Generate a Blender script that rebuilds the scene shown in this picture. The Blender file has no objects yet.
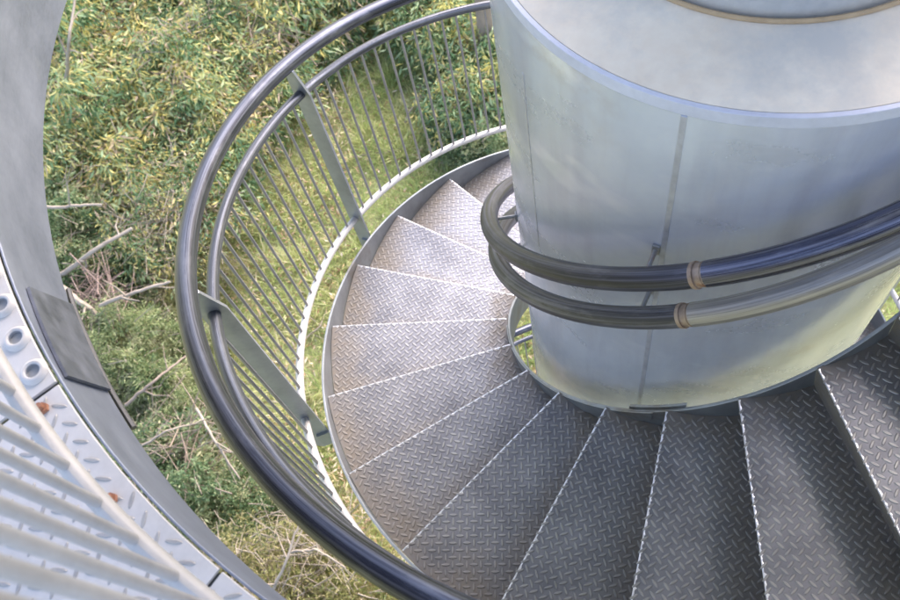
import bpy, math, random
import numpy as np
rng = np.random.default_rng(7)
random.seed(7)
S = 1.25                       # metres per survey unit
D = math.pi / 180
sc = bpy.context.scene
C = sc.collection

# ------------------------------------------------------------------ survey (units)
DTH, H1, TH0 = 15.015, 0.1262, 151.55
RI, RO = 0.603, 1.231
RC, ZL = 0.516, 2.093
ZG = -6.4
K0, K1 = -50, 16
SHADE_ROOF_R = 2.15
PZ, PR = 2.125, 1.414          # platform floor level, radius of the hole
def hz(a): return H1 * (a - TH0) / DTH
CAM = np.array([0, -1.39443, 3.17929])
CR = np.array([0.9449746, 0.29773757, -0.13555567])
CU = np.array([-0.21005363, 0.86987693, 0.44630885])
CF = np.array([-0.25079967, 0.39327657, -0.88455247])
def ground_at(px, py, z):      # point of the terrain (metres, height z above ground)
    d = CF + CR * (px - 450) / 881.07 - CU * (py - 300) / 881.07
    s = (ZG + z / S - CAM[2]) / d[2]
    return (CAM + d * s) * S

# ------------------------------------------------------------------ node helpers
def mat(name):
    m = bpy.data.materials.new(name); m.use_nodes = True
    nt = m.node_tree; b = nt.nodes['Principled BSDF']
    return m, nt, b
def nd(nt, t, **kw):
    n = nt.nodes.new(t)
    for k, v in kw.items():
        if k in n.inputs: n.inputs[k].default_value = v
        else: setattr(n, k, v)
    return n
def lk(nt, a, b): nt.links.new(a, b)
def coords(nt, kind='Object', scale=(1, 1, 1)):
    tc = nd(nt, 'ShaderNodeTexCoord'); mp = nd(nt, 'ShaderNodeMapping')
    mp.inputs['Scale'].default_value = scale
    lk(nt, tc.outputs[kind], mp.inputs['Vector']); return mp.outputs['Vector']
def noise(nt, vec, scale, detail=4, rough=.55):
    n = nd(nt, 'ShaderNodeTexNoise', Scale=scale, Detail=detail, Roughness=rough)
    lk(nt, vec, n.inputs['Vector']); return n.outputs['Fac']
def ramp(nt, fac, stops):
    r = nd(nt, 'ShaderNodeValToRGB'); e = r.color_ramp.elements
    while len(e) < len(stops): e.new(.5)
    for el, (p, c) in zip(e, stops):
        el.position = p; el.color = (c if len(c) == 4 else (*c, 1)) if hasattr(c, '__len__') else (c, c, c, 1)
    lk(nt, fac, r.inputs['Fac']); return r.outputs['Color']
def mix(nt, fac, a, b, mode='MIX'):
    n = nd(nt, 'ShaderNodeMix', data_type='RGBA', blend_type=mode)
    for sock, v in ((n.inputs[0], fac), (n.inputs[6], a), (n.inputs[7], b)):
        if hasattr(v, 'is_linked'): lk(nt, v, sock)
        elif isinstance(v, (int, float)): sock.default_value = v
        else: sock.default_value = (*v, 1)
    return n.outputs[2]
def mth(nt, op, a, b=None, c=None):
    n = nd(nt, 'ShaderNodeMath', operation=op)
    for i, v in enumerate((a, b, c)):
        if v is None: continue
        if hasattr(v, 'is_linked'): lk(nt, v, n.inputs[i])
        else: n.inputs[i].default_value = v
    return n.outputs[0]
def bump(nt, b, hgt, strength, dist):
    n = nd(nt, 'ShaderNodeBump', Strength=strength, Distance=dist)
    lk(nt, hgt, n.inputs['Height']); lk(nt, n.outputs[0], b.inputs['Normal'])

def galv(name, c1, c2, metallic, r1, r2, scale=6, stretch=(1, 1, 1), stain=None, coord='Object', fine=60, bmp=.15, smin=.55):
    """zinc coated or bare steel: broad mottling, fine spangle, optional stain"""
    m, nt, b = mat(name)
    v = coords(nt, coord, stretch)
    n1 = noise(nt, v, scale, 6, .62); n2 = noise(nt, v, fine, 3, .6)
    col = mix(nt, ramp(nt, n1, [(.3, 0), (.72, 1)]), c1, c2)
    col = mix(nt, mth(nt, 'MULTIPLY', n2, .35), col, tuple(min(1, x * 1.5) for x in c2))
    if stain:
        v2 = coords(nt, coord, (1, 1, 1))
        n3 = noise(nt, v2, scale * .7, 8, .7)
        col = mix(nt, ramp(nt, n3, [(smin, 0), (smin + .17, .8)]), col, stain)
    lk(nt, col, b.inputs['Base Color'])
    b.inputs['Metallic'].default_value = metallic
    rr = ramp(nt, n1, [(.25, r1), (.75, r2)])
    rr = mix(nt, mth(nt, 'MULTIPLY', n2, .3), rr, (.75, .75, .75))
    lk(nt, rr, b.inputs['Roughness'])
    bump(nt, b, mth(nt, 'ADD', n1, mth(nt, 'MULTIPLY', n2, .3)), bmp, .004)
    return m

M = {}
m, nt, b = mat('galvanised_column_steel')
v = coords(nt); vs = coords(nt, 'Object', (1, 1, .12)); vh = coords(nt, 'Object', (1, 1, 2.2))
n1 = noise(nt, v, 1.6, 7, .6); n2 = noise(nt, vs, 9, 6, .65); n3 = noise(nt, vh, 2.6, 3.5, .55); n4 = noise(nt, v, 55, 3, .6)
col = mix(nt, ramp(nt, n1, [(.34, 0), (.66, 1)]), (.52, .57, .695), (.68, .73, .845))
col = mix(nt, ramp(nt, n2, [(.45, 0), (.72, .55)]), col, (.43, .445, .52))
col = mix(nt, ramp(nt, n3, [(.57, 0), (.70, .5)]), col, (.42, .455, .53))
col = mix(nt, ramp(nt, n3, [(.30, .6), (.40, 0)]), col, (.78, .79, .87))
col = mix(nt, mth(nt, 'MULTIPLY', n4, .25), col, (.75, .76, .83))
sm = noise(nt, coords(nt, 'Object', (1, 1, 1.6)), 2.3, 3, .5); sm2 = noise(nt, v, 14, 6, .7)
col = mix(nt, mth(nt, 'MULTIPLY', ramp(nt, sm, [(.59, 0), (.72, 1)]), ramp(nt, sm2, [(.42, 0), (.66, .5)])), col, (.42, .39, .36))
lk(nt, col, b.inputs['Base Color']); b.inputs['Metallic'].default_value = .42
lk(nt, mix(nt, mth(nt, 'MULTIPLY', n4, .2), ramp(nt, n3, [(.3, .12), (.7, .26)]), (.6, .6, .6)), b.inputs['Roughness'])
bump(nt, b, mth(nt, 'ADD', mth(nt, 'MULTIPLY', n1, 3.0), mth(nt, 'ADD', mth(nt, 'MULTIPLY', n2, .25), mth(nt, 'MULTIPLY', n4, .05))), .12, .006)
M['column'] = m
M['seam'] = galv('weld_strip_steel', (.30, .31, .37), (.55, .57, .64), .5, .3, .45, 22)
M['ledge'] = galv('weathered_top_plate', (.62, .50, .38), (.82, .71, .58), 0, .62, .8, 2.6, (1, 1, 1), (.50, .49, .46), fine=26, bmp=.1, smin=.47)
M['shaft'] = galv('galvanised_shaft_steel', (.45, .49, .53), (.66, .69, .71), .75, .28, .42, 3)
M['sealant'] = galv('brown_sealant', (.33, .22, .12), (.45, .33, .2), 0, .6, .8, 20)
M['rim'] = galv('rim_band_steel', (.44, .46, .545), (.57, .59, .67), .2, .55, .7, 7)
M['stringer'] = galv('stringer_steel', (.17, .19, .21), (.33, .36, .39), .75, .36, .5, 5, (1, 1, 1), (.20, .17, .13))
M['post'] = galv('post_steel', (.20, .22, .255), (.33, .355, .40), .7, .36, .5, 6)
M['platform_rail'] = galv('pale_platform_rail', (.34, .325, .31), (.46, .445, .43), .15, .5, .55, 8)
M['baluster'] = galv('baluster_steel', (.2, .2, .21), (.33, .335, .34), .6, .4, .52, 8)
M['bright_rail'] = galv('pale_zinc_rail', (.40, .395, .39), (.50, .495, .485), .2, .4, .55, 8)
M['fascia'] = galv('fascia_steel', (.125, .145, .195), (.265, .29, .355), .5, .42, .55, 4, (1, 1, 2.2), (.30, .32, .34))
M['splice'] = galv('scuffed_splice_steel', (.055, .065, .09), (.20, .215, .26), .55, .35, .6, 16)
M['white_plate'] = galv('pale_zinc_floor_plate', (.44, .415, .395), (.56, .535, .51), .1, .45, .56, 5, (1, 1, 1), (.58, .55, .50), smin=.6)
M['white_lug'] = galv('dark_zinc_lug', (.25, .24, .23), (.36, .345, .33), .2, .38, .5, 14)  # set darker than the floor plate so the lugs stand out
M['hole'] = galv('dark_perforation', (.22, .23, .245), (.36, .37, .38), .3, .5, .6, 10)
M['rust'] = galv('rusty_bolt', (.20, .07, .03), (.42, .20, .12), .1, .7, .85, 40)
M['collar'] = galv('worn_collar', (.22, .155, .115), (.42, .34, .28), .4, .45, .6, 30, (1, 1, 1), (.30, .13, .07), smin=.56)
M['bracket'] = galv('bracket_steel', (.18, .19, .2), (.34, .35, .36), .6, .45, .6, 14, (1, 1, 1), (.27, .12, .06))
M['cable'] = galv('dark_cable_sheath', (.05, .05, .055), (.10, .10, .10), 0, .5, .6, 20)
M['concrete'] = galv('weathered_concrete', (.30, .29, .28), (.44, .43, .41), 0, .8, .95, 5)
M['beam'] = galv('beam_steel', (.22, .24, .26), (.33, .35, .37), .7, .42, .55, 4)

def handrail_mat(name, c1, c2, scuff, met, r):
    m, nt, b = mat(name)
    v = coords(nt, 'UV', (26, 1.3, 1)); v2 = coords(nt, 'UV', (3, 5, 1)); v3 = coords(nt, 'UV', (90, 4, 1))
    n1 = noise(nt, v, 1, 5, .6); n2 = noise(nt, v2, 1, 6, .65); n3 = noise(nt, v3, 1, 3, .6)
    col = mix(nt, ramp(nt, n1, [(.41, 0), (.6, 1)]), c1, c2)
    col = mix(nt, mth(nt, 'MULTIPLY', ramp(nt, n3, [(.6, 0), (.72, 1)]), .55), col, scuff)
    col = mix(nt, ramp(nt, n2, [(.52, 0), (.75, .6)]), col, scuff)
    lk(nt, col, b.inputs['Base Color']); b.inputs['Metallic'].default_value = met
    lk(nt, ramp(nt, n1, [(.3, r), (.7, r + .14)]), b.inputs['Roughness'])
    bump(nt, b, mth(nt, 'ADD', n1, n3), .22, .002)
    return m
M['handrail'] = handrail_mat('hand_worn_dark_rail', (.018, .022, .036), (.075, .085, .115), (.155, .168, .205), .7, .24)
M['inner_dark'] = handrail_mat('polished_dark_inner_rail', (.035, .038, .06), (.19, .195, .25), (.42, .42, .47), .75, .22)
M['inner_dull'] = handrail_mat('dull_grey_inner_rail', (.24, .235, .23), (.46, .45, .44), (.58, .55, .52), .5, .36)
M['inner_loop'] = handrail_mat('dark_inner_loop_pipe', (.018, .02, .03), (.075, .08, .115), (.17, .175, .22), .3, .3)
M['inner_mid'] = handrail_mat('blue_grey_inner_rail', (.04, .043, .055), (.13, .137, .175), (.26, .262, .30), .4, .34)
M['mid_rail'] = handrail_mat('mid_rail_steel', (.042, .048, .064), (.108, .12, .15), (.21, .225, .26), .7, .28)

def tread_mat(name, c1, c2, dirt_amt, r0, met):
    m, nt, b = mat(name)
    tc = nd(nt, 'ShaderNodeTexCoord'); sp = nd(nt, 'ShaderNodeSeparateXYZ'); lk(nt, tc.outputs['UV'], sp.inputs[0])
    u, vv = sp.outputs[0], sp.outputs[1]
    oi = nd(nt, 'ShaderNodeObjectInfo')
    mp = nd(nt, 'ShaderNodeMapping'); lk(nt, tc.outputs['Object'], mp.inputs['Vector'])
    cb = nd(nt, 'ShaderNodeCombineXYZ'); r9 = mth(nt, 'MULTIPLY', oi.outputs['Random'], 40)
    lk(nt, r9, cb.inputs[0]); lk(nt, r9, cb.inputs[2]); lk(nt, cb.outputs[0], mp.inputs['Location'])
    v = mp.outputs['Vector']
    n1 = noise(nt, v, 7, 6, .65); n2 = noise(nt, v, 40, 4, .65); n3 = noise(nt, v, 160, 2, .5)
    col = mix(nt, ramp(nt, n1, [(.3, 0), (.7, 1)]), c1, c2)
    # grime lies where feet do not reach: outer end, back edge, inner end
    wob = mth(nt, 'MULTIPLY', mth(nt, 'SUBTRACT', n1, .5), .5)
    so = nd(nt, 'ShaderNodeMapRange', interpolation_type='SMOOTHSTEP'); so.inputs[1].default_value = .72; so.inputs[2].default_value = 1.02
    lk(nt, mth(nt, 'ADD', mth(nt, 'ADD', u, mth(nt, 'MULTIPLY', vv, .14)), mth(nt, 'SUBTRACT', wob, .06)), so.inputs[0])
    sb = nd(nt, 'ShaderNodeMapRange', interpolation_type='SMOOTHSTEP'); sb.inputs[1].default_value = .62; sb.inputs[2].default_value = .95
    lk(nt, mth(nt, 'ADD', vv, wob), sb.inputs[0])
    si = nd(nt, 'ShaderNodeMapRange', interpolation_type='SMOOTHSTEP'); si.inputs[1].default_value = .82; si.inputs[2].default_value = 1.0
    lk(nt, mth(nt, 'SUBTRACT', mth(nt, 'ADD', 1.0, wob), u), si.inputs[0])
    dm = mth(nt, 'MAXIMUM', mth(nt, 'MAXIMUM', so.outputs[0], mth(nt, 'MULTIPLY', sb.outputs[0], .8)), si.outputs[0])
    dm = mth(nt, 'MULTIPLY', dm, ramp(nt, n2, [(.25, .55), (.6, 1)]))
    dm = mth(nt, 'MULTIPLY', dm, dirt_amt)
    dcol = mix(nt, n2, (.122, .107, .087), (.24, .21, .17))
    col = mix(nt, dm, col, dcol)
    spot = ramp(nt, n3, [(.68, 0), (.78, .5)])
    col = mix(nt, spot, col, (.16, .13, .1))
    lk(nt, col, b.inputs['Base Color'])
    lk(nt, mth(nt, 'SUBTRACT', met, mth(nt, 'MULTIPLY', dm, met * .85)), b.inputs['Metallic'])
    lk(nt, mth(nt, 'ADD', mth(nt, 'ADD', r0, mth(nt, 'MULTIPLY', dm, .3)), mth(nt, 'MULTIPLY', n2, .14)), b.inputs['Roughness'])
    bump(nt, b, mth(nt, 'ADD', n2, mth(nt, 'MULTIPLY', n3, .5)), .25, .0012)
    return m
M['tread'] = tread_mat('checker_plate', (.155, .164, .19), (.275, .287, .32), .9, .36, .68)
M['lug'] = tread_mat('checker_plate_lug', (.29, .294, .305), (.44, .442, .445), .7, .34, .75)
M['nosing'] = galv('worn_bright_nosing', (.62, .64, .68), (.85, .86, .88), .85, .22, .36, 60)

def leaf_mat(name, stops, trans=.45, rough=.5):
    m, nt, b = mat(name)
    at = nd(nt, 'ShaderNodeAttribute', attribute_name='tone')
    col = ramp(nt, at.outputs['Fac'], stops)
    lk(nt, col, b.inputs['Base Color']); b.inputs['Roughness'].default_value = rough
    tr = nd(nt, 'ShaderNodeBsdfTranslucent'); lk(nt, col, tr.inputs['Color'])
    mx = nd(nt, 'ShaderNodeMixShader', Fac=trans)
    lk(nt, b.outputs[0], mx.inputs[1]); lk(nt, tr.outputs[0], mx.inputs[2])
    lk(nt, mx.outputs[0], nt.nodes['Material Output'].inputs['Surface'])
    return m
M['gum'] = leaf_mat('gum_leaves', [(0, (.07, .15, .06)), (.22, (.16, .30, .14)), (.44, (.32, .45, .25)), (.62, (.53, .56, .26)), (.8, (.74, .65, .20)), (.93, (.74, .62, .28)), (1, (.58, .45, .33))])
M['darkleaf'] = leaf_mat('dark_bush_leaves', [(0, (.06, .12, .05)), (.35, (.16, .26, .12)), (.7, (.31, .39, .2)), (1, (.5, .5, .28))])
M['fineleaf'] = leaf_mat('fine_pale_leaves', [(0, (.13, .2, .08)), (.4, (.30, .38, .17)), (.75, (.46, .51, .25)), (1, (.6, .57, .36))])
M['dryleaf'] = leaf_mat('yellowing_leaves', [(0, (.12, .17, .05)), (.4, (.27, .29, .10)), (.75, (.42, .38, .16)), (1, (.50, .42, .28))])
M['grass'] = leaf_mat('meadow_grass', [(0, (.25, .36, .13)), (.4, (.46, .55, .22)), (.7, (.64, .66, .32)), (1, (.78, .73, .48))])
M['litter'] = leaf_mat('fallen_leaves', [(0, (.22, .13, .07)), (.4, (.42, .28, .15)), (.7, (.54, .43, .28)), (1, (.65, .58, .46))], .1, .7)
M['bark'] = galv('brown_bark', (.17, .13, .10), (.33, .26, .20), 0, .8, .95, 8, (1, 1, .3))
M['greybark'] = galv('dark_grey_bark', (.10, .095, .10), (.20, .19, .19), 0, .8, .95, 8, (1, 1, .3))
M['redtwig'] = galv('reddish_dead_twigs', (.20, .14, .115), (.36, .27, .23), 0, .75, .9, 9)
M['deadwood'] = galv('pale_dead_wood', (.20, .165, .125), (.36, .31, .25), 0, .75, .9, 9)
m, nt, b = mat('forest_floor'); v = coords(nt)
n1 = noise(nt, v, .6, 8, .7); n2 = noise(nt, v, 6, 6, .7); n3 = noise(nt, v, 28, 4, .7)
col = mix(nt, ramp(nt, n1, [(.35, 0), (.65, 1)]), (.22, .26, .10), (.36, .32, .19))
col = mix(nt, ramp(nt, n2, [(.4, 0), (.7, .8)]), col, (.30, .36, .13))
col = mix(nt, ramp(nt, n3, [(.5, 0), (.75, .8)]), col, (.40, .33, .22))
lk(nt, col, b.inputs['Base Color']); b.inputs['Roughness'].default_value = .95
bump(nt, b, n3, .6, .05); M['ground'] = m

# ------------------------------------------------------------------ mesh helpers
class MB:
    def __init__(s): s.v = []; s.f = []; s.uv = []; s.mi = []; s.sm = []
    def add(s, V, F, uv=None, mi=0, smooth=False):
        o = len(s.v); s.v.extend(map(tuple, V))
        s.uv.extend(map(tuple, uv) if uv is not None else [(0, 0)] * len(V))
        for f in F: s.f.append([o + i for i in f]); s.mi.append(mi); s.sm.append(smooth)
        return s
    def box(s, o, X, Y, Z, mi=0):            # o corner, three edge vectors
        o, X, Y, Z = map(np.array, (o, X, Y, Z))
        V = [o, o + X, o + X + Y, o + Y]; V += [p + Z for p in V]
        return s.add(V, [(0, 3, 2, 1), (4, 5, 6, 7), (0, 1, 5, 4), (1, 2, 6, 5), (2, 3, 7, 6), (3, 0, 4, 7)], mi=mi)
    def tube(s, P, rad, seg=14, cap=True, mi=0):
        P = np.array(P, float); n = len(P); R = np.broadcast_to(np.array(rad, float), (n,))
        T = np.gradient(P, axis=0); T /= np.linalg.norm(T, axis=1)[:, None]
        N = np.zeros_like(P); a = np.array([0, 0, 1.]) if abs(T[0][2]) < .9 else np.array([1., 0, 0])
        for i in range(n):
            a = a - T[i] * (a @ T[i]); a = a / np.linalg.norm(a); N[i] = a
        B = np.cross(T, N); L = np.concatenate([[0], np.cumsum(np.linalg.norm(np.diff(P, axis=0), axis=1))])
        ph = np.linspace(0, 2 * math.pi, seg + 1)
        V = P[:, None] + R[:, None, None] * (N[:, None] * np.cos(ph)[None, :, None] + B[:, None] * np.sin(ph)[None, :, None])
        U = [(j / seg, L[i]) for i in range(n) for j in range(seg + 1)]
        F = []; w = seg + 1
        for i in range(n - 1):
            for j in range(seg): F.append((i * w + j, i * w + j + 1, (i + 1) * w + j + 1, (i + 1) * w + j))
        s.add(V.reshape(-1, 3), F, U, mi, True)
        if cap:
            s.add(V[0, :seg][::-1], [tuple(range(seg))], mi=mi); s.add(V[-1, :seg], [tuple(range(seg))], mi=mi)
        return s
    def ring(s, prof, a0, a1, n, zf=None, close=True, mi=0, smooth=True):
        """sweep a closed (r, z) profile round the axis from a0 to a1 degrees; zf(a) lifts it"""
        k = len(prof); V = []; U = []
        A = np.linspace(a0, a1, n)
        for a in A:
            dz = zf(a) if zf else 0
            for r, z in prof: V.append((r * math.cos(a * D), r * math.sin(a * D), z + dz)); U.append((r, a * D))
        F = []
        for i in range(n - 1):
            for j in range(k if close else k - 1):
                j2 = (j + 1) % k; F.append((i * k + j, i * k + j2, (i + 1) * k + j2, (i + 1) * k + j))
        s.add(V, F, U, mi, False)
        if close and abs(a1 - a0) < 359.9:
            s.add(V[:k], [tuple(range(k))][::-1], mi=mi); s.add(V[-k:], [tuple(range(k))], mi=mi)
        return s
    def build(s, name, m, parent=None, scale=S):
        me = bpy.data.meshes.new(name)
        V = np.array(s.v, float) * scale
        me.from_pydata(V.tolist(), [], s.f)
        for x in (m if isinstance(m, (list, tuple)) else [m]): me.materials.append(x)
        me.polygons.foreach_set('material_index', s.mi)
        me.polygons.foreach_set('use_smooth', s.sm)
        ul = me.uv_layers.new(name='UVMap')
        li = np.zeros(len(me.loops), dtype=np.int32); me.loops.foreach_get('vertex_index', li)
        ul.data.foreach_set('uv', np.array(s.uv, dtype=np.float32)[li].ravel())
        me.validate(); me.update()
        o = bpy.data.objects.new(name, me); C.objects.link(o)
        if parent: o.parent = parent
        return o
def box_prof(r0, r1, z0, z1): return [(r0, z0), (r1, z0), (r1, z1), (r0, z1)]
def bevel_prof(r0, r1, z0, z1, b=.0015):
    return [(r0 + b, z0), (r1 - b, z0), (r1, z0 + b), (r1, z1 - b), (r1 - b, z1), (r0 + b, z1), (r0, z1 - b), (r0, z0 + b)]
def helix(r, dz, a0, a1, step=2.0, zf=hz):
    A = np.linspace(a0, a1, max(2, int(abs(a1 - a0) / step) + 1))
    return np.stack([r * np.cos(A * D), r * np.sin(A * D), np.array([zf(a) for a in A]) + dz], -1)
def thing(name, label, cat, loc=(0, 0, 0), group=None):
    o = bpy.data.objects.new(name, None); C.objects.link(o); o.location = loc; o.empty_display_size = .2
    return tag(o, label, cat, group)
def tag(o, label=None, cat=None, group=None, kind=None):
    if label: o['label'] = label
    if cat: o['category'] = cat
    if group: o['group'] = group
    if kind: o['kind'] = kind
    return o
def copy(o, parent=None):
    c = o.copy(); C.objects.link(c)
    if parent: c.parent = parent
    return c
def lug_geo(mb, x, y, z, ang, L, W, Ht, mi, uvf):
    """one raised lens-shaped bar of chequer plate"""
    c, s_ = math.cos(ang), math.sin(ang); V = []
    for (sx, sz) in ((1, 0), (.62, 1)):
        for t in range(10):
            p = 2 * math.pi * t / 10
            ex = math.copysign(abs(math.cos(p)) ** .9, math.cos(p)) * L / 2 * (sx if sz == 0 else .8)
            ey = math.sin(p) * W / 2 * sx
            V.append((x + ex * c - ey * s_, y + ex * s_ + ey * c, z + Ht * sz))
    F = [(t, (t + 1) % 10, 10 + (t + 1) % 10, 10 + t) for t in range(10)] + [tuple(range(10, 20))]
    mb.add(V, F, [uvf(p[0], p[1]) for p in V], mi, False)

# ------------------------------------------------------------------ central column
col = thing('steel_column', 'broad pale galvanised steel column with a capped top in the middle of the spiral stairs', 'column', (0, 0, ZG * S))
def at_root(o, root):          # parts are meshed in world metres; shift them under the root at the base
    o.parent = root; o.location = (-root.location.x, -root.location.y, -root.location.z); return o
mb = MB(); n = 145
A = np.linspace(0, 360, n); V = []; Z = [ZG, -3, -1, 0, .5, 1, 1.3, 1.6, 1.9, ZL - .0272]
for z in Z:
    for a in A: V.append((RC * math.cos(a * D), RC * math.sin(a * D), z))
mb.add(V, [(i * n + j, i * n + j + 1, (i + 1) * n + j + 1, (i + 1) * n + j) for i in range(len(Z) - 1) for j in range(n - 1)], None, 0, True)
at_root(mb.build('shell', M['column']), col)
at_root(MB().ring(bevel_prof(RC - .008, RC + .0012, ZL - .026, ZL - .001, .0006), 0, 360, 145).build('rim_band', M['rim']), col)
at_root(MB().ring([(RC - .0088, ZL - .008), (RC - .0088, ZL - .001), (.34, ZL + .018), (.34, ZL + .008)], 0, 360, 145).build('top_plate', M['ledge']), col)
mb = MB(); P_ = [(.35 * math.cos(a * D), .35 * math.sin(a * D), ZL + .0195) for a in np.linspace(0, 360, 97)]
at_root(mb.tube(P_, .0042, 8, False).build('sealant_bead', M['sealant']), col)
at_root(MB().ring(box_prof(.30, .343, ZL + .012, 4.6), 0, 360, 97).build('upper_shaft', M['shaft']), col)
def seam(az, z0, z1, w, proud):
    mb = MB(); a = az; hw = w / RC / D / 2
    mb.ring(bevel_prof(RC - .002, RC + proud, z0, z1, .0006), a - hw, a + hw, 4); return mb
at_root(seam(263.5, ZG, ZL - .0285, .0095, .0016).build('weld_or_dent_strip', M['seam']), col)
at_root(seam(225.3, 1.30, 1.93, .0045, .0007).build('weld_or_dent_strip', M['seam']), col)  # no weld here: thin strip standing in for a shallow dent's dark line
at_root(seam(83.0, ZG, ZL - .0285, .0095, .0016).build('weld_or_dent_strip', M['seam']), col)

# ------------------------------------------------------------------ spiral stair
stair = thing('spiral_staircase', 'grey chequer plate spiral staircase winding down round the column, grime along its edges', 'staircase', (0, 0, 0))
def tread_proto():
    mb = MB(); ri, ro = RI - .0052, RO; a1 = DTH + 2.8; na, nr = 10, 2
    def uvf(x, y):
        r = math.hypot(x, y); a = math.degrees(math.atan2(y, x)); return ((r - ri) / (ro - ri), a / DTH)
    for (z, flip) in ((0, 0), (-.006, 1)):
        V = []; 
        for i in range(na + 1):
            for j in range(9):
                a = a1 * i / na; r = ri + (ro - ri) * j / 8
                V.append((r * math.cos(a * D), r * math.sin(a * D), z))
        F = []
        for i in range(na):
            for j in range(8):
                q = (i * 9 + j, i * 9 + j + 1, (i + 1) * 9 + j + 1, (i + 1) * 9 + j); F.append(q if not flip else q[::-1])
        mb.add(V, F, [uvf(p[0], p[1]) for p in V])
    # folded riser under the nosing, raked back slightly, its foot on the tread below
    V = []; U = []
    for r in np.linspace(ri, ro, 7):
        for (da, z) in ((0, 0), (.0, -.012), (2.0, -H1 + .0005)):
            x, y = r, 0.0005 + r * math.tan(da * D)
            V.append((x, y, z)); U.append(((r - ri) / (ro - ri), .9 + .1 * (-z / H1)))
    F = []
    for i in range(6):
        for j in range(2): F.append((i * 3 + j, i * 3 + j + 1, (i + 1) * 3 + j + 1, (i + 1) * 3 + j))
    mb.add(V, F, U)
    p = .0192
    w0, w1 = ri + .008, ro - .006; q2 = math.sqrt(.5)
    for i in range(-10, 90):
        for j in range(-60, 60):
            x = ri + (i + .3) * p * q2 - j * p * q2; y = (i + .3) * p * q2 + j * p * q2
            r = math.hypot(x, y); a = math.degrees(math.atan2(y, x))
            if r > w1 or r < w0 or a > a1 - .3 or y < .0035: continue
            lug_geo(mb, x, y, .0001, math.pi / 4 if (i + j) % 2 else -math.pi / 4, .0232, .0073, .0018, 1, uvf)
    o = mb.build('tread', [M['tread'], M['lug']])
    # bright worn front arris, nicked where the lugs were cut through
    nb = MB(); V = []; F = []
    xs = np.linspace(ri + .004, ro - .002, 150); rr = random.Random(3)
    for i, x in enumerate(xs):
        w = .0020 + .0026 * rr.random() ** 2 + (.004 if i % 5 == 0 else 0) * rr.random()
        h_ = .0006 + .0010 * rr.random()
        V += [(x, -.0012, -.004), (x, -.0012, h_ * .4), (x, .0004, h_), (x, w, .0004)]
    for i in range(len(xs) - 1):
        for j in range(3): F.append((i * 4 + j, (i + 1) * 4 + j, (i + 1) * 4 + j + 1, i * 4 + j + 1))
    nb.add(V, F); n_ = nb.build('nosing', M['nosing'], o)
    return o, n_
tp, np_ = tread_proto()
for k in range(K0, K1 + 1):
    if k == K0: t, q = tp, np_
    else: t = copy(tp); q = copy(np_, t)
    t.parent = stair
    t.location = (0, 0, k * H1 * S); t.rotation_euler = (0, 0, (TH0 + k * DTH) * D)
AB, AT = TH0 + K0 * DTH, TH0 + (K1 + 1) * DTH
MB().ring(bevel_prof(RO + .002, RO + .010, -.165, .035), AB, AT, 520, hz).build('outer_stringer', M['stringer'], stair)
MB().ring(bevel_prof(RI - .0135, RI - .0055, -.20, -.012), AB, AT, 520, hz).build('inner_stringer', M['stringer'], stair)
MB().ring(bevel_prof(RI - .020, RI - .0140, -.05, .004, .001), 262.5, 276, 10, hz).build('lap_plate', M['stringer'], stair)
MB().ring(bevel_prof(RI - .0052, RI - .0015, -.075, -.009, .001), 200, 268.6, 60, hz).build('doubler_strip', M['stringer'], stair)

# ------------------------------------------------------------------ outer balustrade of the stair
bal = thing('stair_balustrade', 'outer stair balustrade with a thick dark handrail, thin grey balusters and a white bottom rail', 'balustrade', (0, 0, 0))
MB().tube(helix(1.3035, 1.0, AB + 8, AT - 2), .0245, 22).build('handrail', M['handrail'], bal)
MB().tube(helix(1.2865, .8794, AB + 8, AT - 2), .0155, 14).build('mid_rail', M['mid_rail'], bal)
MB().tube(helix(1.2865, .1335, AB + 8, AT - 2), .0132, 12).build('bottom_rail', M['bright_rail'], bal)
def post(a):
    mb = MB(); z = hz(a); c, s_ = math.cos(a * D), math.sin(a * D)
    rad = np.array([c, s_, 0]); tn = np.array([-s_, c, 0]); t = .0085
    r0, r1 = 1.2525, 1.3145
    prof = [(r0, -.13), (r1 - .018, -.13), (r1, -.10), (r1, .975), (r1 - .006, .988), (1.29, .992), (1.281, .985), (r0, .885)]
    V = [rad * r + np.array([0, 0, z + zz]) - tn * t / 2 for r, zz in prof] + [rad * r + np.array([0, 0, z + zz]) + tn * t / 2 for r, zz in prof]
    k = len(prof); F = [tuple(range(k))[::-1], tuple(range(k, 2 * k))] + [(i, (i + 1) % k, k + (i + 1) % k, k + i) for i in range(k)]
    mb.add(V, F); p = mb.build('post', M['post'], bal)
    b_ = MB()                   # base clamp bolted to the stringer
    b_.box(rad * (RO + .0102) + tn * t * .55 + np.array([0, 0, z - .095]), rad * .05, tn * .009, np.array([0, 0, .085]))
    b_.build('foot_clamp', M['stringer'], p)
    return p
POSTS = [174.2 + 43.1 * i for i in range(-22, 2)] + [266.5, 309, 352, 395]
for a in POSTS:
    if AB + 10 < a < AT - 6: post(a)
def bal_pts(a):
    z = hz(a); c, s_ = math.cos(a * D) * 1.2865, math.sin(a * D) * 1.2865
    return [(c, s_, z + .1455), (c, s_, z + .872)]
rest = MB(); nb_ = 0
step = 43.1 / 16
i0 = int((AB + 10 - 174.2) / step)
proto = None
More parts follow.
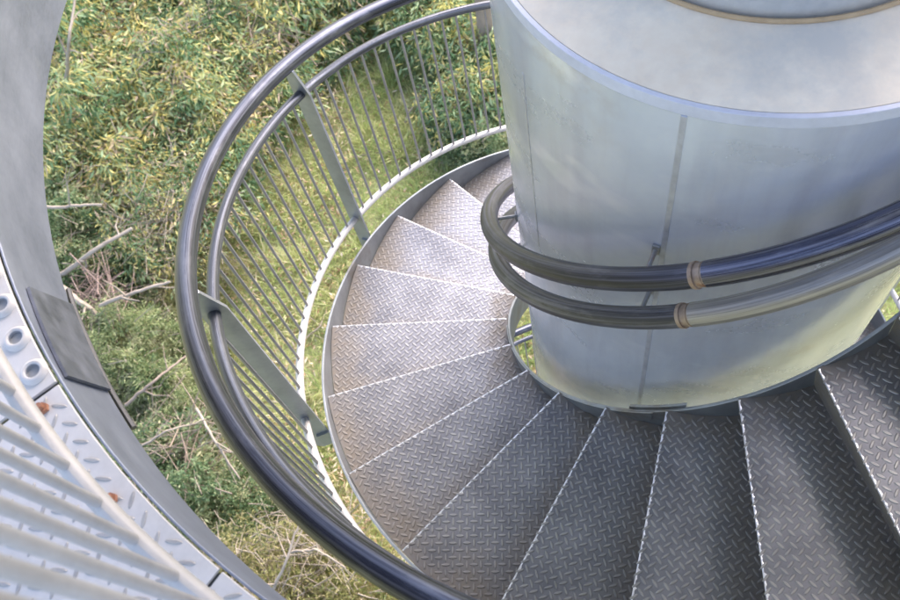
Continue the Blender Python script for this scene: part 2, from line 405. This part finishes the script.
for i in range(i0, int((AT - 4 - 174.2) / step)):
    if i % 16 == 0: continue
    a = 174.2 + i * step
    if 118 < a < 268 and nb_ < 98:
        if proto is None:
            proto = MB().tube([(1.2865, 0, .1455), (1.2865, 0, .872)], .0047, 8, False).build('baluster', M['baluster'], bal); o = proto
        else: o = copy(proto, bal)
        o.location = (0, 0, hz(a) * S); o.rotation_euler = (0, 0, a * D); nb_ += 1
    else: rest.tube(bal_pts(a), .0047, 6, False)
tag(rest.build('baluster_run', M['baluster'], bal), kind='stuff')

# ------------------------------------------------------------------ the two inner handrails round the column
def inner(name, label, kz, kr, am, mA, mB, az_br):
    t = thing(name, label, 'handrail', (0, 0, 0), 'inner handrails round the column')
    def zf(a):
        f = lambda u: kz[0] + kz[1] * u + kz[2] * u * u + kz[3] * u ** 3
        u = (a - 250) / 90; lo, hi = -1.35, .95
        if u < lo: return f(lo) + (u - lo) * .757
        if u > hi: return f(hi) + (u - hi) * .757
        return f(u)
    def rf(a):
        u = min(max((a - 250) / 90, -1.35), .95); return kr[0] + kr[1] * u + kr[2] * u * u
    def path(a0, a1, st=2.0):
        A = np.linspace(a0, a1, max(3, int((a1 - a0) / st) + 1))
        return [(rf(x) * math.cos(x * D), rf(x) * math.sin(x * D), zf(x)) for x in A]
    g = .85
    MB().tube(path(AB + 15, am - g), .0246, 20).build('pipe', mA, t)
    MB().tube(path(am + g, 430), .0250, 20).build('pipe', mB, t)
    cb = MB().tube(path(am - g - .1, am + g + .1, .5), .0228, 18)
    cb.tube(path(am - g - .35, am - g + .25, .2), .0264, 18)
    cb.tube(path(am + .25, am + .55, .2), .0240, 18)
    cb.build('collar', M['collar'], t)
    for a in az_br:
        c, s_ = math.cos(a * D), math.sin(a * D); z = zf(a); r = rf(a)
        b_ = MB().tube([(RC * c, RC * s_, z - .006), ((r - .02) * c, (r - .02) * s_, z - .006), (r * c, r * s_, z - .004)], .005, 10)
        b_.ring(bevel_prof(RC + .0005, RC + .006, z - .022, z + .010), a - .8, a + .8, 4)
        b_.build('bracket', M['bracket'], t)
    return t, zf
BR = [262.0 - 60 * i for i in range(0, 14)] + [322.0, 382.0]
inner('inner_handrail', 'upper of the two inner handrails, dark polished pipe with a worn collar, circling the column', (1.56145, .73363, -.16379, -.06792), (.59202, .00281, .00814), 272.0, M['inner_loop'], M['inner_dark'], BR)
il, zil = inner('inner_handrail', 'lower of the two inner handrails, dull grey pipe with a rusty collar, circling the column', (1.38662, .7578, -.09517, -.04344), (.59229, .01052, .00438), 271.4, M['inner_mid'], M['inner_dull'], BR)
a = 263.8; c, s_ = math.cos(a * D), math.sin(a * D); zz = zil(a) - .028
MB().tube([(.585 * c, .585 * s_, zz + .01), (.59 * c, .59 * s_, zz - .004)], .010, 8).build('rusty_bolt', M['rust'], il)

# ------------------------------------------------------------------ viewing platform round the stair head
plat = thing('viewing_platform', 'pale chequer plate platform with a curved grey edge band round the stair opening', 'platform', (0, 0, 0))
PA = 15.0; E0 = 236.0
R2 = 2.95
def panel():
    mb = MB(); g = .12
    prof = bevel_prof(PR + .0055, R2, PZ - .006, PZ, .0012)
    mb.ring(prof, g, PA - g, 12)
    p = .0235; q2 = math.sqrt(.5)
    for i in range(0, 80):
        for j in range(-60, 60):
            x = 1.3 + (i - j) * p * q2; y = (i + j) * p * q2
            r = math.hypot(x, y); a = math.degrees(math.atan2(y, x))
            if r < PR + .016 or r > 2.05 or a < g + .35 or a > PA - g - .35: continue
            lug_geo(mb, x, y, PZ + .0001, math.pi / 4 if (i + j) % 2 else -math.pi / 4, .0245, .0062, .0014, 1, lambda x, y: (0, 0))
    return mb.build('floor_panel', [M['white_plate'], M['white_lug']], plat)
pp = panel(); first = True
P0, P1 = E0 - 4 * PA, E0 + 11 * PA         # the platform reaches from 176 to 401 degrees; the rest is open
for i in range(-4, 11):
    a = E0 + PA * i
    if i == -1: continue                      # that bay is the perforated panel
    o = pp if first else copy(pp, plat); first = False
    o.rotation_euler = (0, 0, a * D)
mb = MB(); g = .12
mb.ring(bevel_prof(PR + .0055, R2, PZ - .004, PZ + .002, .0012), E0 - PA + g, E0 - g, 12)
for ir in range(9):
    r = 1.438 + ir * .062
    st = 2.6 * 1.438 / r
    for ia in range(6):
        a = E0 - 1.45 - (ia + (.5 if ir % 2 else 0)) * st
        if a < E0 - PA + 1.2: continue
        x, y = r * math.cos(a * D), r * math.sin(a * D); V = []; n = 16
        for (rr_, z) in ((.0205, .0021), (.0172, .0080), (.0130, .0098), (.0105, .0075), (.0095, .0024)):
            for t in range(n): V.append((x + rr_ * math.cos(t * 2 * math.pi / n), y + rr_ * math.sin(t * 2 * math.pi / n), PZ + z))
        F = [(q * n + t, q * n + (t + 1) % n, (q + 1) * n + (t + 1) % n, (q + 1) * n + t) for q in range(3) for t in range(n)]
        mb.add(V, F, None, 0, True)
        mb.add(V[3 * n:], [(t, (t + 1) % n, n + (t + 1) % n, n + t) for t in range(n)] + [tuple(range(n, 2 * n))], None, 1)
tag(mb.build('perforated_panel', [M['white_plate'], M['hole']], plat), 'white anti-slip panel with raised round perforations')
MB().ring(bevel_prof(PR - .001, PR + .003, PZ - .205, PZ - .002, .001), P0, P1, 121).build('fascia', M['fascia'], plat)
MB().ring(box_prof(PR + .012, PR + .09, PZ - .03, PZ - .012), P0 + .2, P1 - .2, 91).build('ring_beam', M['beam'], plat)
for i in range(-4, 12):
    a = (E0 + PA * i + (1.8 if i == -4 else -1.8 if i == 11 else 0)) * D; c, s_ = math.cos(a), math.sin(a); rad = np.array([c, s_, 0]); tn = np.array([-s_, c, 0])
    b_ = MB().box(rad * (PR + .1) - tn * .03 + np.array([0, 0, PZ - .16]), rad * (R2 - PR - .12), tn * .06, np.array([0, 0, .145]))
    b_.build('floor_beam', M['beam'], plat)
MB().ring(bevel_prof(R2 + .001, R2 + .012, PZ - .205, PZ + .01), P0, P1, 91).build('outer_fascia', M['fascia'], plat)
for a in (22, 250, 292, 336):
    x, y = 2.8 * math.cos(a * D), 2.8 * math.sin(a * D)
    MB().tube([(x, y, ZG), (x, y, PZ - .165)], .075, 16).build('support_post', M['beam'], plat)
MB().ring(bevel_prof(RI - .01, PR - .004, PZ - .01, PZ - .001), P1 - 14, P1 - .3, 10).build('landing_plate', M['white_plate'], plat)
# unseen round canopy, added on the shaft to darken the near treads
roof = thing('added_canopy', 'round grey canopy, unseen, added above the platform to shade the treads', 'roof', (0, 0, 0))
MB().ring([(.36, 4.60), (SHADE_ROOF_R, 4.42), (SHADE_ROOF_R, 4.46), (.36, 4.72)], 0, 360, 97).build('added_canopy_disc', M['rim'], roof)
MB().ring(bevel_prof(.345, .40, 4.45, 4.76), 0, 360, 49).build('collar', M['beam'], roof)
# scuffed splice plate on the band
def patch(c4, r, n=8):
    (a0, z0), (a1, z1), (a2, z2), (a3, z3) = c4; V = []
    for rr_ in (r, r + .005):
        for i in range(n + 1):
            t = i / n
            for (aa, za, ab, zb) in ((a0, z0, a1, z1), (a3, z3, a2, z2)):
                a_ = aa + (ab - aa) * t; z_ = za + (zb - za) * t
                V.append((rr_ * math.cos(a_ * D), rr_ * math.sin(a_ * D), z_))
    m_ = 2 * (n + 1); F = []
    for i in range(n):
        q = i * 2; F += [(q, q + 1, q + 3, q + 2), (m_ + q, m_ + q + 2, m_ + q + 3, m_ + q + 1), (q, q + 2, m_ + q + 2, m_ + q), (q + 1, m_ + q + 1, m_ + q + 3, q + 3)]
    F += [(0, m_, m_ + 1, 1), (2 * n, 2 * n + 1, m_ + 2 * n + 1, m_ + 2 * n)]
    return MB().add(V, F)
sp_ = patch([(227.6, 2.086), (235.5, 2.108), (232.9, 1.9235), (225.2, 1.9235)], PR - .0075).build('splice_plate', M['splice'], plat)
tag(sp_, 'scuffed dark steel splice plate on the grey edge band')
cabl = MB().tube([((PR - .004) * math.cos(a * D), (PR - .004) * math.sin(a * D), PZ - .213 + .002 * math.sin(a * .9)) for a in np.linspace(223.5, 236, 30)], .005, 8)
cabl.tube([((PR + .010) * math.cos(a * D), (PR + .010) * math.sin(a * D), PZ - .216 + .003 * math.sin(a * .7 + 1)) for a in np.linspace(222.5, 238, 30)], .004, 8)
tag(cabl.build('cable', M['cable']), 'dark twin cable clipped under the lower rim of the grey platform band', 'cable')

# platform balustrade
pb = thing('platform_balustrade', 'pale steel balustrade standing on the white platform floor at the lower left', 'balustrade', (0, 0, 0))
RB = 1.444
MB().tube([(RB * math.cos(a * D), RB * math.sin(a * D), PZ + .101) for a in np.linspace(177, 394, 160)], .0125, 16).build('bottom_rail', M['platform_rail'], pb)
MB().tube([(RB * math.cos(a * D), RB * math.sin(a * D), PZ + .93) for a in np.linspace(177, 394, 160)], .022, 16).build('top_rail', M['handrail'], pb)
proto = None; rest = MB()
for i in range(-60, 58):
    a = 240.73 + 2.66 * i
    if not 178 < a < 393: continue
    if 205 < a < 265:
        if proto is None:
            w = MB().tube([(RB, 0, PZ + .108), (RB, 0, PZ + .92)], .0066, 10, False)
            proto = o = w.build('baluster', M['platform_rail'], pb)
        else: o = copy(proto, pb)
        o.rotation_euler = (0, 0, a * D)
    else: rest.tube([(RB * math.cos(a * D), RB * math.sin(a * D), PZ + .108), (RB * math.cos(a * D), RB * math.sin(a * D), PZ + .92)], .0066, 6, False)
tag(rest.build('baluster_run', M['platform_rail'], pb), kind='stuff')
for a in (177.5, 275, 310, 350, 393.5):
    x, y = RB * math.cos(a * D), RB * math.sin(a * D)
    MB().tube([(x, y, PZ), (x, y, PZ + .925)], .016, 10).build('post', M['post'], pb)
for (a, r) in ((236.9, RB + .008), (243.9, RB + .006)):
    x, y = r * math.cos(a * D), r * math.sin(a * D)
    b_ = MB().tube([(x, y, PZ + .001), (x, y, PZ + .007)], .0085, 6).tube([(x, y, PZ + .007), (x, y, PZ + .016)], .0045, 8)
    tag(b_.build('bolt', M['rust'], pb), 'rusty floor bolt beside the bottom rail')

# ------------------------------------------------------------------ ground and planting
gz = ZG * S
mb = MB(); N = 60; half = 160; xs = np.sign(np.linspace(-1, 1, N)) * np.abs(np.linspace(-1, 1, N)) ** 2.2 * half
V = [(x, y, gz + (0 if math.hypot(x, y) < 3 else .12 * math.sin(x * .7) * math.cos(y * .6))) for x in xs for y in xs]
mb.add(V, [(i * N + j, (i + 1) * N + j, (i + 1) * N + j + 1, i * N + j + 1) for i in range(N - 1) for j in range(N - 1)], None, 0, True)
tag(mb.build('ground', M['ground'], None, 1), kind='structure')

tag(MB().ring(bevel_prof(.3, 2.35, ZG - .1, ZG + .06, .01), 0, 360, 73).build('added_bounce_pad', M['concrete']), 'round grey concrete pad added under the spiral stairs to bounce neutral light', 'footing')  # pad added so the bounce on the column turns grey instead of green

def leaves_mesh(name, m, P, Dr, L, W, tone, parent=None):
    """P base points, Dr unit directions; one bent lance-shaped leaf (two quads) each"""
    n = len(P); L = np.broadcast_to(L, n); W = np.broadcast_to(W, n)
    side = np.cross(Dr, rng.normal(size=(n, 3))); side /= np.linalg.norm(side, axis=1)[:, None]
    nor = np.cross(Dr, side)
    mid = P + Dr * (L * .45)[:, None] + nor * (L * .06)[:, None]
    tip = P + Dr * L[:, None] - nor * (L * .08)[:, None]
    V = np.stack([P, mid + side * (W / 2)[:, None], tip, mid - side * (W / 2)[:, None]], 1).reshape(-1, 3)
    me = bpy.data.meshes.new(name)
    me.vertices.add(n * 4); me.vertices.foreach_set('co', V.astype(np.float32).ravel())
    me.loops.add(n * 4); me.loops.foreach_set('vertex_index', np.arange(n * 4, dtype=np.int32))
    me.polygons.add(n); me.polygons.foreach_set('loop_start', np.arange(0, n * 4, 4, dtype=np.int32)); me.polygons.foreach_set('loop_total', np.full(n, 4, dtype=np.int32))
    at = me.attributes.new('tone', 'FLOAT', 'FACE'); at.data.foreach_set('value', np.clip(tone, 0, 1).astype(np.float32))
    me.materials.append(m); me.update(calc_edges=True); me.validate()
    o = bpy.data.objects.new(name, me); C.objects.link(o)
    if parent: o.parent = parent
    return o
def unit(v): return v / np.linalg.norm(v, axis=-1, keepdims=True)
def shrub(label, m, rad, hgt, ncl, per, L, W, droop, tone0, tspread, tips=0., group=None, spread=.16, bark='bark', twigs=0):
    t = thing('shrub', label, 'shrub', (0, 0, 0), group)
    st = MB(); P = []; T = []; Dd = []; LS = []
    for c in range(ncl):
        a = rng.uniform(0, 2 * math.pi); q = rng.uniform(0, 1) ** .55
        x, y = rad * q * math.cos(a), rad * q * math.sin(a)
        z = hgt * (1 - .62 * q * q) * rng.uniform(.55, 1.05)
        x += .12 * rad * rng.normal(); y += .12 * rad * rng.normal()
        e = np.array([x, y, z])
        k = per * rng.uniform(.6, 1.4); k = int(k)
        o = rng.normal(size=(k, 3)) * np.array([spread, spread, spread * .6]) * rng.uniform(.6, 1.5)
        P.append(e + o); d = unit(o * .9 + rng.normal(size=(k, 3)) * .14 + np.array([0, 0, -droop * .16])); Dd.append(d)
        ct = tone0 + tspread * rng.normal() * .55; sz = 1.0
        if tips: sz = rng.choice([.42, .8, 1.0, 1.35]); ct += .16 * (sz < .5)
        LS.append(np.full(k, sz))
        tt = ct + tspread * .5 * rng.normal(size=k)
        if tips and rng.random() < tips: tt += rng.uniform(.15, .4) * (o[:, 2] > -.02)
        T.append(tt)
        if c % 3 == 0:
            b0 = np.array([x * .08, y * .08, 0]); md = np.array([x * .35, y * .35, z * .6])
            st.tube([b0, (b0 + md) / 2 + rng.normal(size=3) * .03, md, (md + e) / 2 + rng.normal(size=3) * .04, e], [.022, .018, .012, .008, .004], 5, False)
    for c in range(twigs):
        a = rng.uniform(0, 2 * math.pi); q = rng.uniform(.1, .95)
        p0 = np.array([rad * q * math.cos(a), rad * q * math.sin(a), hgt * (1 - .55 * q * q) * rng.uniform(.75, 1.0)])
        d = unit(np.array([math.cos(a), math.sin(a), rng.uniform(-.1, .5)]) + rng.normal(size=3) * .6) * rng.uniform(.2, .55)
        st.tube([p0, p0 + d * .5 + rng.normal(size=3) * .03, p0 + d], [.009, .007, .003], 4, False, 1)
    leaves_mesh('foliage', m, np.concatenate(P), np.concatenate(Dd), L * rng.uniform(.6, 1.25, sum(map(len, P))) * np.concatenate(LS), W * np.concatenate(LS) ** .8, np.concatenate(T), t)
    st.build('stem', [M[bark], M['deadwood']], t, 1)
    return t
def copy_thing(t):
    c = t.copy(); C.objects.link(c)
    for ch in [x for x in C.objects if x.parent == t]:
        q = ch.copy(); C.objects.link(q); q.parent = c
    return c
LB = {
 'gum': ('yellow tipped young gum shrub in the thicket between the platform band and the dark handrail', 'gum shrubs in the thicket'),
 'gum2': ('green gum shrub with orange leaves beside the column, seen through the thin balusters', 'gum shrubs behind the balusters'),
 'dark': ('dense dark green bush on the slope between the white platform and the handrail', 'dark green bushes'),
 'fine': ('soft fine leaved pale green bush beside the cable under the platform band', 'fine leaved bushes'),
 'dry': ('yellowing dry twiggy bush at the bottom edge beneath the thick handrail', 'yellowing bushes'),
}
protos = {
 'gum': [shrub(LB['gum'][0], M['gum'], r, h, 130, 62, .15, .034, 1.5, .46, .42, .6, LB['gum'][1], .15, 'bark', 46) for r, h in ((1.15, 2.1), (1.0, 1.6), (1.3, 2.5))],
 'gum2': [shrub(LB['gum2'][0], M['gum'], 1.0, 1.7, 100, 55, .15, .036, 1.5, .36, .34, .4, LB['gum2'][1], .16, 'bark', 14)],
 'dark': [shrub(LB['dark'][0], M['darkleaf'], r, h, 95, 140, .085, .030, .6, .42, .46, .3, LB['dark'][1], .095, 'bark', 30) for r, h in ((1.0, 2.0), (.85, 1.5))],
 'fine': [shrub(LB['fine'][0], M['fineleaf'], r, h, 80, 210, .085, .017, .3, .45, .5, .3, LB['fine'][1], .085, 'bark', 34) for r, h in ((1.0, 1.9), (.8, 1.4))],
 'dry': [shrub(LB['dry'][0], M['dryleaf'], r, h, 100, 95, .085, .014, .8, .5, .34, .3, LB['dry'][1], .12, 'bark', 60) for r, h in ((1.0, 2.0), (.85, 1.5))],
}
spots = [
 ('gum', 60, 5, 1.0), ('gum', 115, 20, 1.1), ('gum', 170, 0, 1.0), ('gum', 90, 70, 1.0), ('gum', 150, 70, 1.1), ('gum', 205, 95, .95), ('gum', 265, 25, 1.0), ('gum', 310, -5, 1.0),
 ('gum', 60, 125, .9), ('gum', 115, 130, 1.0), ('gum', 170, 140, .95), ('gum', 235, 60, .7), ('gum', 265, 85, .8), ('gum', 140, 190, .9), ('gum', 190, 205, .85), ('gum', 75, 185, .9), ('gum', 20, 60, 1.0), ('gum', 20, -30, 1.1), ('gum', 230, 140, .8),
 ('gum', 355, -25, 1.0), ('gum', 100, -40, 1.1), ('gum', 200, -55, 1.1), ('gum', 270, -60, 1.1), ('gum', 165, 250, .7), ('gum', 395, -45, 1.0),
 ('gum2', 440, 35, .8), ('gum2', 478, 60, .8), ('gum2', 465, 110, .7), ('gum2', 500, 105, .8), ('gum2', 420, -5, .9), ('gum2', 480, -20, 1.0), ('gum2', 330, 45, .55), ('gum2', 520, 60, .9),
 ('dark', 85, 235, .9), ('dark', 130, 255, .8), ('dark', 60, 290, .9), ('dark', 150, 440, .8), ('dark', 205, 480, .9), ('dark', 180, 520, .9), ('dark', 235, 520, .75), ('dark', 140, 480, .8), ('dark', 500, 150, .6), ('dark', 455, 140, .45),
 ('fine', 130, 350, .9), ('fine', 165, 385, .85), ('fine', 105, 375, .9), ('fine', 190, 340, .7), ('fine', 205, 420, .6), ('fine', 70, 350, .9),
 ('dry', 260, 580, .9), ('dry', 320, 560, .8), ('dry', 290, 620, .9), ('dry', 360, 600, .9), ('dry', 255, 470, .6), ('dry', 400, 640, .9), ('dry', 220, 600, .8), ('dry', 215, 270, .55), ('dry', 180, 300, .5),
]
used = {}
for i, (kd, px, py, s_) in enumerate(spots):
    ps = protos[kd]; j = used.get(kd, 0); used[kd] = j + 1
    o = ps[j] if j < len(ps) else copy_thing(ps[j % len(ps)])
    p = ground_at(px, py, .7 * s_)
    o.location = (p[0], p[1], gz - .03); o.scale = (s_, s_, s_ * rng.uniform(.85, 1.1)); o.rotation_euler = (0, 0, rng.uniform(0, 6.28))
for i in range(14):            # bushes that the platform hides from the photograph
    kd = ('dark', 'fine', 'gum', 'dry')[i % 4]; a = rng.uniform(176, 236) * D; r = rng.uniform(4.6, 9.5)
    if abs(r * math.sin(a)) < .5: continue
    x, y = r * math.cos(a), r * math.sin(a)
    o = copy_thing(protos[kd][i % len(protos[kd])]); o.location = (x, y, gz - .03); o.rotation_euler = (0, 0, i * 1.3)
    o['label'] = 'bush in the undergrowth beneath the platform, mostly behind the curved grey band'; o['group'] = 'bushes beneath the platform'

# grass and litter: nobody could count them
def poly_pts(n, poly):
    P = [ground_at(x, y, 0)[:2] for x, y in poly]; P = np.array(P)
    lo, hi = P.min(0), P.max(0); out = []
    while len(out) < n:
        q = rng.uniform(lo, hi, (n, 2)); ins = np.zeros(n, bool); j = len(P) - 1
        for i in range(len(P)):
            c_ = ((P[i, 1] > q[:, 1]) != (P[j, 1] > q[:, 1])) & (q[:, 0] < (P[j, 0] - P[i, 0]) * (q[:, 1] - P[i, 1]) / (P[j, 1] - P[i, 1] + 1e-9) + P[i, 0])
            ins ^= c_; j = i
        out.extend(q[ins])
    return np.array(out[:n])
meadow = [(190, 130), (300, 20), (420, 0), (620, 90), (980, 240), (960, 420), (560, 480), (430, 640), (330, 560), (200, 330)]
q = poly_pts(120000, meadow)
cl = np.sin(q[:, 0] * 2.3 + 1) * np.cos(q[:, 1] * 1.9) + .5 * np.sin(q[:, 0] * 6.1) * np.sin(q[:, 1] * 5.3)
keep = rng.random(len(q)) < np.clip(.75 + .4 * cl, .15, 1); q, cl = q[keep], cl[keep]
P = np.concatenate([q, np.full((len(q), 1), gz - .01)], 1)
d = unit(rng.normal(size=(len(q), 3)) * np.array([.6, .6, .2]) + np.array([0, 0, .7]))
tc_ = poly_pts(420, meadow); tu = np.repeat(tc_, 34, 0) + rng.normal(size=(420 * 34, 2)) * .05
tP = np.concatenate([tu, np.full((len(tu), 1), gz)], 1); tD = unit(np.concatenate([(tu - np.repeat(tc_, 34, 0)) * 7, np.full((len(tu), 1), .55)], 1) + rng.normal(size=(len(tu), 3)) * .15)
hl = np.concatenate([rng.uniform(.08, .22, len(q)) * (1 + .5 * np.clip(cl, 0, 1)), rng.uniform(.2, .48, len(tu))])
tt = np.concatenate([.47 + .16 * cl + .22 * rng.normal(size=len(q)), np.repeat(rng.uniform(.05, .95, 420), 34) + .1 * rng.normal(size=len(tu))])
P = np.concatenate([P, tP]); d = np.concatenate([d, tD])
g = leaves_mesh('grass', M['grass'], P, d, hl, .016, tt)
tag(g, kind='stuff')
ra_ = rng.uniform(0, 6.283, 9000); rr_ = rng.uniform(2.3, 3.5, 9000) * S
q = np.concatenate([np.stack([rr_ * np.cos(ra_), rr_ * np.sin(ra_)], 1), poly_pts(5000, meadow), poly_pts(9000, [(-20, -40), (330, -40), (420, 660), (200, 660), (-20, 330)])])
P = np.concatenate([q, np.full((len(q), 1), gz + .04) + rng.uniform(0, .1, (len(q), 1))], 1)
d = unit(rng.normal(size=(len(q), 3)) * np.array([1, 1, .2]))
g = leaves_mesh('leaf_litter', M['litter'], P, d, rng.uniform(.05, .16, len(q)), .026, rng.random(len(q)))
tag(g, kind='stuff')

# fallen and dead branches
def branch(label, pts, r0, r1, nt=3, m='deadwood', cat='branch', name='fallen_branch', group=None):
    P = np.array([ground_at(x, y, z if z < .5 else z * 1.25 + .5) for x, y, z in pts])   # the high ones lie across the bushes
    t = np.linspace(0, 1, 14); s_ = np.linspace(0, 1, len(P)); Q = np.stack([np.interp(t, s_, P[:, i]) for i in range(3)], 1)
    Q += np.cumsum(rng.normal(size=Q.shape) * .008, 0)
    mb = MB().tube(Q, np.linspace(r0, r1, 14) * .8, 8)
    base = Q[0].copy()
    for k in range(nt):
        i = rng.integers(3, 13); dr = unit(Q[min(i + 1, 13)] - Q[i - 1]); d = unit(dr + rng.normal(size=3) * .7) * rng.uniform(.2, .6)
        r = (r0 + (r1 - r0) * i / 13) * .5
        mb.tube([Q[i], Q[i] + d * .5 + rng.normal(size=3) * .02, Q[i] + d], [r, r * .7, r * .3], 5, False)
    mb.v = [tuple(np.array(p) - base) for p in mb.v]
    o = mb.build(name, M[m], None, 1); o.location = base
    return tag(o, label, cat, group)
branch('pale bare branch slanting up right beside the grey band, above the reddish brush', [(60, 276, .75), (95, 252, 1.05), (134, 229, 1.1)], .05, .03, 3)
branch('pale bare branch just below the longest slanting one, ending near the handrail', [(100, 305, .9), (135, 292, 1.0), (172, 281, 1.0)], .04, .022, 3)
branch('short pale log lying level beside the grey band left of the thicket', [(30, 209, 1.5), (66, 207, 1.5), (100, 206, 1.45)], .035, .02, 2)
branch('thick weathered log end beside the dark cable', [(62, 288, .8), (84, 305, .8), (108, 324, .6)], .062, .045, 4)
branch('brown dead branch over the pale fine leaved bushes', [(125, 405, .8), (155, 382, 1.0), (190, 355, .9)], .03, .015, 4, 'bark')
branch('tall pale dead stem near the top left corner', [(66, 80, 1.2), (70, 40, 1.9), (76, -10, 2.1)], .04, .02, 3)
branch('thin pale twig above the dark green bushes left of the handrail', [(142, 446, .9), (170, 430, 1.05), (205, 421, .9)], .02, .01, 4)
branch('thin grey dead branch running down beside the thick handrail', [(196, 408, .8), (215, 440, .9), (240, 478, .6)], .026, .015, 4)
branch('forked pale dead branch standing at the bottom below the handrail', [(268, 600, .7), (285, 560, 1.1), (300, 522, 1.25)], .03, .012, 6)
branch('crooked pale dead branch right of the forked one at the bottom', [(290, 552, .9), (315, 545, 1.1), (345, 565, .9)], .022, .01, 6)
branch('long pale stick lying in the grass behind the nearest balusters', [(350, 157, .06), (385, 152, .08), (425, 149, .06)], .02, .012, 2)
branch('forked pale stick on the grass near the column', [(405, 122, .10), (415, 103, .25), (428, 78, .45)], .022, .012, 5)
branch('second pale stick in the grass, under the forked one', [(408, 108, .08), (425, 104, .12), (445, 106, .08)], .02, .012, 3)
branch('pale stick in the grass beside the top of the left post', [(305, 106, .06), (328, 97, .10), (352, 84, .06)], .02, .012, 3)
branch('pale twig in the grass below the left post', [(300, 345, .05), (322, 325, .1), (330, 312, .05)], .016, .01, 3)

def twig_pile(label, px, py, rad, n, m):
    p = ground_at(px, py, 1.2); t = MB()
    for k in range(n):
        a = rng.uniform(0, 6.283); c0 = rng.normal(size=3) * np.array([rad * .4, rad * .4, .08]) + np.array([0, 0, .12 + .45 * rng.random()])
        d = np.array([math.cos(a), math.sin(a), rng.normal() * .35]) * rng.uniform(.25, .6)
        r = rng.uniform(.004, .011)
        t.tube([c0 - d, c0 + rng.normal(size=3) * .04, c0 + d + rng.normal(size=3) * .06], [r, r * .8, r * .4], 4, False)
        e = c0 + d * .3; t.tube([e, e + d * .4 + rng.normal(size=3) * .12], [r * .5, r * .2], 4, False)
    o = t.build('brush_pile', M[m], None, 1); o.location = (p[0], p[1], gz + .85); return tag(o, label, 'brush pile')
twig_pile('reddish brown pile of dead brush beside the thick log end', 100, 292, .55, 70, 'redtwig')
twig_pile('pale tangle of dead twigs among the gum shrubs left of the handrail', 165, 215, .9, 80, 'deadwood')
twig_pile('straw coloured tangle of twigs under the lowest stretch of handrail', 300, 545, .8, 45, 'deadwood')
twig_pile('brown tangle of twigs above the dark green bushes', 195, 440, .7, 50, 'bark')
twig_pile('brown heap of twigs at the top edge beside the dark grey trunk', 262, 45, .8, 60, 'bark')

# two standing trees, their crowns above the frame
def tree(label, px, py, hgt, r, m, lean=(0, 0)):
    p = ground_at(px, py, 0); t = thing('tree', label, 'tree', (p[0], p[1], gz))
    pts = [(0, 0, -.1), (lean[0] * .3, lean[1] * .3, hgt * .35), (lean[0] * .7, lean[1] * .7, hgt * .7), (lean[0], lean[1], hgt)]
    tk = MB().tube(pts, [r * 1.25, r, r * .7, r * .35], 12)
    P = []; Dd = []; T = []
    for k in range(60):
        e = np.array([lean[0], lean[1], hgt]) + rng.normal(size=3) * np.array([1.0, 1.0, .7]) + np.array([0, 0, .8])
        if k % 4 == 0: tk.tube([np.array(pts[2]) * .5 + np.array(pts[3]) * .5, (e + np.array(pts[3])) / 2 + rng.normal(size=3) * .1, e], [r * .35, r * .2, .008], 6, False)
        o = rng.normal(size=(70, 3)) * .22; P.append(e + o); Dd.append(unit(o + np.array([0, 0, -.25]))); T.append(.3 + .25 * rng.normal(size=70))
    tk.build('trunk', M[m], t, 1)
    leaves_mesh('crown', M['gum'], np.concatenate(P), np.concatenate(Dd), .13, .028, np.concatenate(T), t)
tree('dark grey gum trunk standing in a shadowy gap of the thicket at the top', 241, 62, 6.5, .12, 'greybark', (-.5, .9))
tree('brown tree trunk close behind the column at the top edge', 492, 82, 6.5, .14, 'bark', (-.1, .8))

# ------------------------------------------------------------------ light, world, camera
w = bpy.data.worlds.new('World'); sc.world = w; w.use_nodes = True
nt = w.node_tree; bg = nt.nodes['Background']
sky = nt.nodes.new('ShaderNodeTexSky'); sky.sky_type = 'NISHITA'; sky.sun_disc = False
SUN_AZ, SUN_EL = 79.0, 42.0            # degrees, counter-clockwise from +X
sky.sun_elevation = math.radians(SUN_EL); sky.sun_rotation = math.radians(90 - SUN_AZ)
sky.air_density = 1.0; sky.dust_density = 2.5; sky.ozone_density = 1.0
nt.links.new(sky.outputs[0], bg.inputs['Color']); bg.inputs['Strength'].default_value = .15
sl = bpy.data.lights.new('sun', 'SUN'); sl.energy = 1.3; sl.angle = math.radians(50); sl.color = (1, .98, .95)
so = bpy.data.objects.new('sun', sl); C.objects.link(so)
import mathutils
dv = mathutils.Vector((math.cos(SUN_AZ * D) * math.cos(SUN_EL * D), math.sin(SUN_AZ * D) * math.cos(SUN_EL * D), math.sin(SUN_EL * D)))
so.rotation_euler = dv.to_track_quat('Z', 'Y').to_euler(); so.location = (0, 0, 12)

cd = bpy.data.cameras.new('camera'); cam = bpy.data.objects.new('camera', cd); C.objects.link(cam)
m3 = mathutils.Matrix((CR, CU, -CF)).transposed()
cam.matrix_world = mathutils.Matrix.Translation(CAM * S) @ m3.to_4x4()
cd.sensor_width = 36; cd.lens = 881.07 / 900 * 36; cd.clip_end = 1000; cd.clip_start = .02
cd.dof.use_dof = True; cd.dof.focus_distance = 2.6; cd.dof.aperture_fstop = 6.3
sc.camera = cam
sc.view_settings.view_transform = 'Standard'; sc.view_settings.look = 'None'; sc.view_settings.gamma = 1
sc.view_settings.use_curve_mapping = False; sc.view_settings.exposure = 2.1
sc.view_settings.use_white_balance = True; sc.view_settings.white_balance_temperature = 6850; sc.view_settings.white_balance_tint = 18
